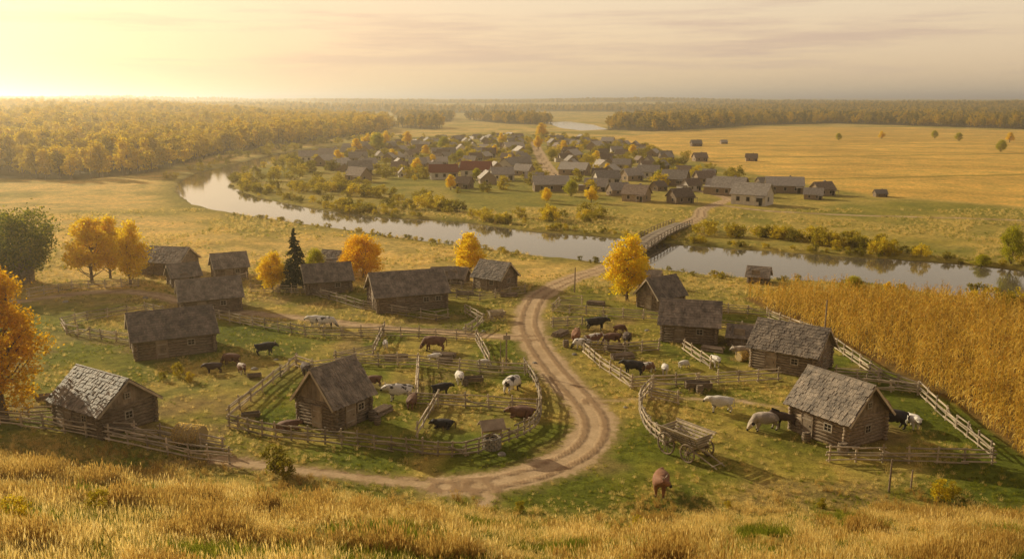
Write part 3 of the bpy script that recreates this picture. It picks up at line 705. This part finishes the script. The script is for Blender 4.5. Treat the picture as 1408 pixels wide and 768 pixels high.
# ------------------------------------------------------------ carts and farm things
def wheel(mb,c,R,ax=Vector((0,1,0))):
    c=Vector(c);n=18
    for i in range(n):
        a0,a1=2*math.pi*i/n,2*math.pi*(i+1)/n
        mb.cyl(c+Vector((math.cos(a0)*R,0,math.sin(a0)*R)),c+Vector((math.cos(a1)*R,0,math.sin(a1)*R)),.065,None,5)
    for i in range(10):
        a=2*math.pi*i/10;mb.cyl(c,c+Vector((math.cos(a)*R,0,math.sin(a)*R)),.032,None,4)
    mb.cyl(c-ax*.16,c+ax*.16,.12,None,8)
def cart(u,v,yaw,s=1.):
    x,y=G(u,v);e=empty('wooden_cart',x,y,math.radians(yaw));e.scale=(s,)*3
    w=MB();
    for sx,R in((-.85,.72),(1.0,.58)):
        for q in(-1,1): wheel(w,(sx,q*.98,R+.05),R)
        w.cyl((sx,-.95,R+.05),(sx,.95,R+.05),.07,None,6)
    w.obj('wheels',[M_log],e)
    b=MB();b.box((0,0,1.02),(2.8,1.0,.08))
    for sx in(-.85,1.0): b.box((sx,0,.88),(.18,1.2,.2))
    b.cyl((-1.4,0,.9),(1.6,0,.78),.08)
    for q in(-1,1):
        R=Matrix.Rotation(-q*.55,3,'X')
        for k in range(4):
            zc=1.12+k*.2;b.box((0,q*(.54+k*.12),zc),(3.0+.12*k,.04,.15),0,R)
        for k in range(8):
            xx=-1.4+k*.4;b.cyl((xx,q*.48,1.0),(xx*1.06,q*.98,1.84),.035,None,5)
        b.cyl((-1.75,q*.97,1.84),(1.75,q*.97,1.84),.05,None,6)
    for sg in(-1,1):
        for k in range(4): b.box((sg*(1.42+k*.04),0,1.12+k*.19),(.035,1.0+.2*k,.15))
    b.obj('slatted_body',[M_fence],e)
    h=MB()
    for q in(-1,1): h.cyl((1.2,q*.45,.62),(3.0,q*.4,.06),.055,.04,6)
    h.cyl((2.7,-.55,.17),(2.7,.55,.17),.035,None,5)
    h.obj('shafts',[M_fence],e)
cart(942,624,-52,1.12);cart(683,441,200,.62)
def barrel(u,v,s=1.):
    x,y=G(u,v);m=MB();n=14;prof=[(0,.30),(.2,.36),(.45,.385),(.7,.36),(.9,.30)]
    for (z0,r0),(z1,r1) in zip(prof[:-1],prof[1:]): m.cyl((0,0,z0),(0,0,z1),r0,r1,n,0,False)
    m.cyl((0,0,.84),(0,0,.86),.3,None,n,0)
    for z,r in((.12,.348),(.3,.375),(.6,.379),(.78,.348)): m.cyl((0,0,z),(0,0,z+.05),r,None,n,1)
    place('wooden_barrel',m.mesh('barrel',[M_log,M_metal]),x,y,0,s)
for a in [(1158,624,1.05),(1108,606,.9),(512,578,.9),(519,584,.8),(962,540,.9),(640,530,.7),(70,560,.9),(778,478,.9)]: barrel(*a)
def trough(u,v,yaw,s=1.):
    x,y=G(u,v);m=MB()
    for q in(-1,1): m.box((0,q*.38,.42),(2.2,.06,.5),0,Matrix.Rotation(-q*.25,3,'X'));m.box((q*1.07,0,.42),(.06,.72,.48))
    m.box((0,0,.22),(2.1,.6,.06));m.box((0,0,.48),(2.06,.66,.02),1)
    for q in(-.8,.8): m.box((q,0,.1),(.12,.8,.2))
    place('feeding_trough',m.mesh('trough',[M_log,M_dark]),x,y,math.radians(yaw),s)
for a in [(650,526,10,.9),(960,534,0,1.1),(880,505,-20,.9),(612,500,5,.7),(350,520,20,.6),(845,482,10,.9),(345,575,20,.7)]: trough(*a)
def bale(u,v,yaw,R=.75,L=1.9):
    x,y=G(u,v);m=MB();n=20;k=12
    bulge=lambda t:R*(1-.12*(2*t-1)**4)*(1+.03*math.sin(t*40))
    for i in range(k):
        x0=-L/2+L*i/k;x1=-L/2+L*(i+1)/k
        m.cyl((x0,0,R*.95),(x1,0,R*.95),bulge(i/k),bulge((i+1)/k),n,0,i in(0,k-1))
    r2=np.random.default_rng(4);A=r2.uniform(0,6.28,1500);xx=r2.uniform(-L/2,L/2,1500);C=np.stack([xx,np.cos(A)*R*1.0,R*.95+np.sin(A)*R*1.0],1);m.raw(leafq(C,.14,r2),1)
    place('hay_bale',m.mesh('bale',[M_hay,M_dry]),x,y,math.radians(yaw))
bale(262,612,-12,.85,2.2);bale(1020,495,30,.5,1.)
def well(u,v):
    x,y=G(u,v);e=empty('farm_well',x,y,.3);m=MB()
    for k in range(4):
        for i in range(12):
            a=2*math.pi*(i+.5*(k%2))/12;m.box((math.cos(a)*.62,math.sin(a)*.62,.12+.22*k),(.2,.31,.2),0,Matrix.Rotation(a,3,'Z'))
    m.cyl((0,0,0),(0,0,.7),.52,None,12,1);m.obj('stone_ring',[M_stone,M_dark],e)
    p=MB()
    for q in(-1,1): p.cyl((q*.72,0,0),(q*.72,0,1.9),.06)
    p.cyl((-.8,0,1.35),(.8,0,1.35),.08,None,8)
    for s in(-1,1): p.box((0,s*.38,2.0),(1.9,.95,.06),0,Matrix.Rotation(-s*.65,3,'X'))
    p.obj('winch_and_roof',[M_plank],e)
well(676,616)
def pole(u,v,h,r=.1):
    x,y=G(u,v);m=MB();m.cyl((0,0,-.3),(.05,0,h),r,r*.7,8)
    place('wooden_pole',m.mesh('pole',[M_log]),x,y,.4)
for a in [(696,506,3.6,.1),(1133,466,4.6,.1),(1222,676,2.4,.08),(790,402,3.5,.1),(688,500,2.2,.06),(1206,452,1.6,.06),(1252,672,1.4,.07)]: pole(*a)
x,y=G(697,506);m=MB();m.box((0,0,0),(.7,.04,.45));m.box((0,-.03,0),(.6,.02,.35));o=m.obj('notice_board',[M_fence]);o.location=(x,y-.14,3.2)
def logs(u,v,yaw,n=9,l=2.2):
    x,y=G(u,v);m=MB();rng=random.Random(u);k=0;c=n//2+1;zz=.13
    while c>0 and k<n:
        for i in range(c):
            m.cyl((-l/2+rng.uniform(-.15,.15),(i-(c-1)/2)*.26,zz),(l/2+rng.uniform(-.15,.15),(i-(c-1)/2)*.26,zz),.13,.12,7);k+=1
        zz+=.23;c-=1
    place('log_pile',m.mesh('logpile',[M_log]),x,y,math.radians(yaw))
for a in [(855,492,15),(610,492,-10),(70,548,20),(700,408,0),(545,494,10),(770,462,60),(980,482,-30),(524,568,60),(640,405,10),(820,418,-20)]: logs(*a)
def boulder_mesh():
    import bmesh
    bm=bmesh.new();bmesh.ops.create_icosphere(bm,subdivisions=2,radius=.5)
    for v in bm.verts: v.co*=1+.25*(float(fbm(np.array([v.co.x*3+9]),np.array([v.co.y*3+v.co.z*2+9]))[0])-.5)*2;v.co.z*=.6
    me=bpy.data.meshes.new('boulder');bm.to_mesh(me);bm.free();me.materials.append(M_stone);return me
bm_=boulder_mesh()
for u,v,s in [(455,508,.8),(790,488,.6),(640,452,.7),(665,456,.5),(735,500,.5),(380,495,.5),(200,410,.8),(90,415,.8),(860,560,.4),(835,440,.7),(690,625,.7),(890,455,.6),(350,508,.7)]:
    x,y=G(u,v);place('boulder',bm_,x,y,u,s)

# ------------------------------------------------------------ animals
def skinmesh(V,E,Rd,sub=2):
    me=bpy.data.meshes.new('sk');me.from_pydata(V,E,[]);o=bpy.data.objects.new('sk',me);scene.collection.objects.link(o)
    o.modifiers.new('s','SKIN')
    for i,r in enumerate(Rd):
        d=me.skin_vertices[0].data[i];d.radius=r if isinstance(r,tuple) else (r,r);d.use_root=(i==0)
    ms=o.modifiers.new('b','SUBSURF');ms.levels=sub;ms.render_levels=sub
    dg=bpy.context.evaluated_depsgraph_get();r=bpy.data.meshes.new_from_object(o.evaluated_get(dg))
    bpy.data.objects.remove(o);return r
def hide(name,c1,c2=None,th=.5):
    c2=c2 or tuple(a*1.5 for a in c1)
    m,nt,b,o=newmat(name);f=noise(nt,1.6,2);col=ramp(nt,f,[(th-.02,c1),(th+.02,c2)])
    g=ramp(nt,noise(nt,14,3),[(.3,(.8,.8,.8)),(.7,(1.15,1.15,1.15))]);col=mix(nt,1.,col,g,'MULTIPLY')
    nt.links.new(col,b.inputs['Base Color']);b.inputs['Roughness'].default_value=.8;return m
HID={'brown':hide('brown_hide',(.15,.07,.04),(.20,.10,.055)),'rust':hide('rust_hide',(.24,.105,.05),(.29,.13,.06)),'dark':hide('dark_hide',(.07,.042,.03),(.09,.055,.04)),'black':hide('black_hide',(.022,.018,.016),(.04,.03,.025)),'white':hide('white_hide',(.70,.64,.55),(.78,.72,.64)),'patch':hide('patched_hide',(.72,.66,.58),(.04,.03,.025),.52),'bp':hide('brown_white_hide',(.18,.08,.045),(.68,.62,.53),.52),'grey':hide('grey_hide',(.34,.28,.22)),'wool':hide('wool',(.62,.56,.47),(.7,.64,.55))}
M_hoof=simple('hoof',(.03,.025,.02),(.06,.05,.04),8,None,.6,0);M_horn=simple('horn',(.45,.38,.28),(.6,.5,.4),8,None,.5,0)
def cow_geo(pose='stand',step=0.):
    V=[(-.68,0,.99),(-.12,0,.90),(.42,0,.93)];R=[(.40,.39),(.50,.47),(.45,.41)];E=[(0,1),(1,2)]
    def a(p,r,par): V.append(p);R.append(r);E.append((par,len(V)-1));return len(V)-1
    if pose=='graze': nk=[((.72,0,.92),.33),((.90,0,.68),.25),((1.04,0,.46),.21),((1.20,0,.22),.14),((1.25,0,.14),.13)]
    elif pose=='turn': nk=[((.70,.05,1.04),.34),((.84,.16,1.15),.26),((.93,.30,1.24),.22),((1.02,.52,1.06),.15),((1.04,.60,1.0),.135)]
    else: nk=[((.72,0,1.04),.34),((.88,0,1.13),.26),((1.03,0,1.21),.22),((1.26,0,1.02),.15),((1.33,0,.96),.135)]
    k=2
    for p,r in nk: k=a(p,r,k)
    hd=V[5];hv=Vector(V[6])-Vector(V[5]);hv.normalize();side=Vector((0,0,1)).cross(hv).normalized()
    for s in(-1,1):
        st=step*s
        if pose=='lie':
            f=[((.5,s*.28,.85),.17),((.62,s*.32,.64),.12),((.95,s*.30,.58),.08),((.7,s*.32,.54),.06)]
            h=[((-.6,s*.32,.9),.24),((-.3,s*.46,.68),.17),((-.62,s*.54,.58),.09),((-.3,s*.58,.55),.06)]
        else:
            f=[((.5,s*.22,.72),.20),((.5+st*.3,s*.22,.52),.14),((.53+st,s*.21,.33),.09),((.50+st*1.2,s*.21,.10),.065),((.56+st*1.2,s*.21,.045),.075)]
            h=[((-.72,s*.22,.82),.27),((-.56-st*.3,s*.24,.58),.18),((-.86-st,s*.21,.37),.09),((-.80-st*1.1,s*.21,.12),.065),((-.73-st*1.1,s*.21,.045),.075)]
        k=2
        for p,r in f: k=a(p,r,k)
        k=0
        for p,r in h: k=a(p,r,k)
        e0=Vector(hd)+side*s*.20+Vector((0,0,.03));e1=Vector(hd)+side*s*.36+Vector((0,0,.0))
        k=a(tuple(e0),.05,5);a(tuple(e1),(.075,.035),k)
    k=0
    for p,r in [((-1.06,0,1.10),.07),((-1.14,0,.86),.035),((-1.14,.03,.55),.03),((-1.12,.05,.40),.065)]: k=a(p,r,k)
    if pose=='lie': V=[(p[0],p[1],p[2]-.47) for p in V];hd=V[5]
    me=skinmesh(V,E,R)
    ex=[]
    for s in(-1,1):
        b=Vector(hd)+side*s*.10+Vector((0,0,.14));m1=b+side*s*.14+Vector((0,0,.06));t=m1+Vector((0,0,.14))+side*s*.02+hv*.05
        ex.append((b,m1,.036,.028));ex.append((m1,t,.028,.006))
    return me,ex,V,hd,hv,side
COWG={}
def animal(name,u,v,face,color,pose='stand',s=1.,step=.0,horns=True):
    key=(pose,round(step,2))
    if key not in COWG: COWG[key]=cow_geo(pose,step)
    me,ex,V,hd,hv,side=COWG[key]
    m=MB();m.addmesh(me,0)
    if horns:
        for a,b,r0,r1 in ex: m.cyl(a,b,r0,r1,6,2)
    for q in(-1,1):
        c=Vector(hd)+hv*.10+side*q*.155+Vector((0,0,.03));m.cyl(c,c+side*q*.03,.024,.012,6,1)
    mz=Vector(V[7]);m.cyl(mz,mz+hv*.12,.11,.075,8,1)
    if pose!='lie':
        for i,p in enumerate(V):
            if abs(p[2]-.045)<.001: m.cyl((p[0],p[1],.0),(p[0]-.01,p[1],.09),.08,.068,8,1)
        if horns: m.cyl((-.45,0,.42),(-.42,0,.56),.1,.18,8,0)
    x,y=G(u,v);place(name,m.mesh(name,[HID[color],M_hoof,M_horn],True),x,y,math.radians(face),s)
A=animal
A('cow',908,678,-105,'rust','turn',1.2,.06)
A('calf',294,513,200,'dark','stand',.8,.05,False);A('calf',318,501,170,'brown','graze',.9);A('cow',333,514,-60,'bp','stand',.8,.05);A('cow',365,487,5,'black','stand',1.0,.08)
A('cow',421,517,-70,'dark','stand',1.);A('cow',436,447,190,'white','stand',1.05,.06);A('cow',449,448,10,'patch','graze',1.05)
A('cow',549,550,190,'patch','stand',1.15,.05);A('cow',597,482,175,'brown','graze',1.2,.06);A('calf',607,542,10,'black','stand',.85,.05,False)
A('calf',632,527,-80,'white','stand',.9,0,False);A('cow',704,538,60,'patch','graze',1.15);A('calf',513,531,200,'brown','graze',.8,0,False);A('calf',567,560,80,'brown','stand',.85,0,False)
A('cow',718,573,180,'brown','lie',1.1);A('cow',792,471,80,'rust','stand',1.05);A('cow',816,474,10,'bp','stand',.95,.05);A('cow',820,454,0,'black','stand',1.15,.08);A('cow',862,474,-100,'dark','stand',1.05)
A('cow',842,473,190,'brown','graze',.95);A('cow',870,513,160,'black','stand',1.,.05);A('calf',889,512,30,'bp','graze',.85);A('calf',852,458,20,'brown','graze',.75,0,False)
A('goat',983,503,-80,'white','stand',.85,0,True);A('goat',914,513,-100,'white','stand',.75,0,False);A('calf',597,497,10,'white','stand',.6,0,False);A('sheep',665,505,10,'wool','graze',.6,0,False);A('sheep',530,478,100,'wool','stand',.6,0,False)
A('sheep',990,565,180,'wool','stand',1.05,.05,False);A('sheep',1051,590,190,'grey','graze',1.15,.05,False);A('sheep',940,505,30,'wool','graze',.6,0,False)
A('cow',1020,492,190,'grey','stand',1.);A('cow',1209,568,100,'rust','stand',1.15);A('cow',1224,587,170,'black','stand',1.2,.06);A('calf',1255,588,-90,'white','stand',.9,0,False)
A('cow',395,592,20,'brown','lie',.95);A('calf',610,588,180,'black','lie',.85,0,False);A('cow',800,480,170,'patch','graze',.9)
def horse(u,v,face,s=1.):
    V=[(-.7,0,1.3),(-.1,0,1.2),(.45,0,1.24)];R=[(.33,.31),(.36,.34),(.35,.31)];E=[(0,1),(1,2)]
    def a(p,r,par): V.append(p);R.append(r);E.append((par,len(V)-1));return len(V)-1
    k=2
    for p,r in [((.78,0,1.38),.26),((1.02,0,1.52),.18),((1.22,0,1.56),.15),((1.42,0,1.30),.11),((1.52,0,1.16),.09)]: k=a(p,r,k)
    for q in(-1,1):
        k=2
        for p,r in [((.5,q*.17,.95),.15),((.5,q*.17,.75),.10),((.52,q*.16,.48),.07),((.5,q*.16,.12),.05),((.56,q*.16,.045),.065)]: k=a(p,r,k)
        k=0
        for p,r in [((-.7,q*.17,1.1),.22),((-.52,q*.18,.85),.15),((-.86,q*.17,.52),.075),((-.8,q*.17,.12),.05),((-.74,q*.17,.045),.065)]: k=a(p,r,k)
        a((1.18,q*.07,1.76),.025,5)
    k=0
    for p,r in [((-.98,0,1.36),.05),((-1.1,0,1.05),.07),((-1.08,0,.6),.04)]: k=a(p,r,k)
    me=skinmesh(V,E,R);m=MB();m.addmesh(me,0);rng=np.random.default_rng(2)
    t=rng.uniform(0,1,260);C=np.stack([.62+.58*t,rng.normal(size=260)*.05,1.6+.18*t],1);m.raw(leafq(C,.2,rng),1)
    x,y=G(u,v);place('horse',m.mesh('horse',[HID['dark'],M_hoof],True),x,y,math.radians(face),s)
horse(1080,590,160,.95)

# ------------------------------------------------------------ air, light, camera
def air():
    m=MB();m.box((0,7500,32),(17000,16500,104));o=m.obj('haze_air',[])
    mt=bpy.data.materials.new('haze_air');mt.use_nodes=True;nt=mt.node_tree;nt.nodes.remove(nt.nodes['Principled BSDF'])
    v=N(nt,'ShaderNodeVolumeScatter');v.inputs['Color'].default_value=(1,.88,.66,1);v.inputs['Density'].default_value=.00042;v.inputs['Anisotropy'].default_value=.72
    nt.links.new(v.outputs[0],nt.nodes['Material Output'].inputs['Volume']);o.data.materials.append(mt)
air()
EL,AZ=20.,-50.
w=bpy.data.worlds.new('World');scene.world=w;w.use_nodes=True;nt=w.node_tree;bg=nt.nodes['Background']
sk=N(nt,'ShaderNodeTexSky',sky_type='NISHITA');sk.sun_disc=False;sk.sun_elevation=math.radians(EL);sk.sun_rotation=math.radians(AZ);sk.dust_density=4;sk.air_density=1.2;sk.ozone_density=1
tc=N(nt,'ShaderNodeTexCoord')
c=mix(nt,1.,sk.outputs[0],(.26,.185,.12),'MULTIPLY')
sx=N(nt,'ShaderNodeSeparateXYZ');nt.links.new(tc.outputs['Generated'],sx.inputs[0])
K=1/.12
def k3(*c): return tuple(v*K/10 for v in c)
base=ramp(nt,sx.outputs[2],[(0,k3(.90,.60,.31)),(.05,k3(.86,.64,.40)),(.13,k3(.80,.66,.48)),(.22,k3(.34,.28,.22)),(1.,k3(.06,.06,.065))])
base=mix(nt,1.,base,(10,10,10),'MULTIPLY')
cl=noise(nt,2.1,8,vec=tc.outputs['Generated'],stretch=(1,1,15),rough=.62)
clf=smap(nt,cl,.46,.62)
hz=smap(nt,sx.outputs[2],.012,.05)
base=mix(nt,math_(nt,'MULTIPLY',math_(nt,'MULTIPLY',clf,hz),.75),base,tuple(v*K for v in(.60,.43,.34)))
c=mix(nt,1.,base,c,'ADD')
nt.links.new(c,bg.inputs[0]);bg.inputs[1].default_value=.12
S=Vector((math.sin(math.radians(AZ))*math.cos(math.radians(EL)),math.cos(math.radians(AZ))*math.cos(math.radians(EL)),math.sin(math.radians(EL))))
L=bpy.data.lights.new('sun','SUN');L.energy=5;L.angle=math.radians(.5);L.color=(1,.86,.58);lo=bpy.data.objects.new('sun',L);scene.collection.objects.link(lo);lo.rotation_euler=(-S).to_track_quat('-Z','Y').to_euler();lo.location=(-60,60,80)
cam=bpy.data.cameras.new('camera');cam.sensor_width=36;cam.lens=36*F/1408;cam.clip_end=30000;cam.clip_start=.3
co=bpy.data.objects.new('camera',cam);scene.collection.objects.link(co);co.location=(0,0,HC);co.rotation_euler=(math.pi/2-PITCH,0,0);scene.camera=co
scene.view_settings.view_transform='Standard';scene.view_settings.look='None';scene.view_settings.exposure=0
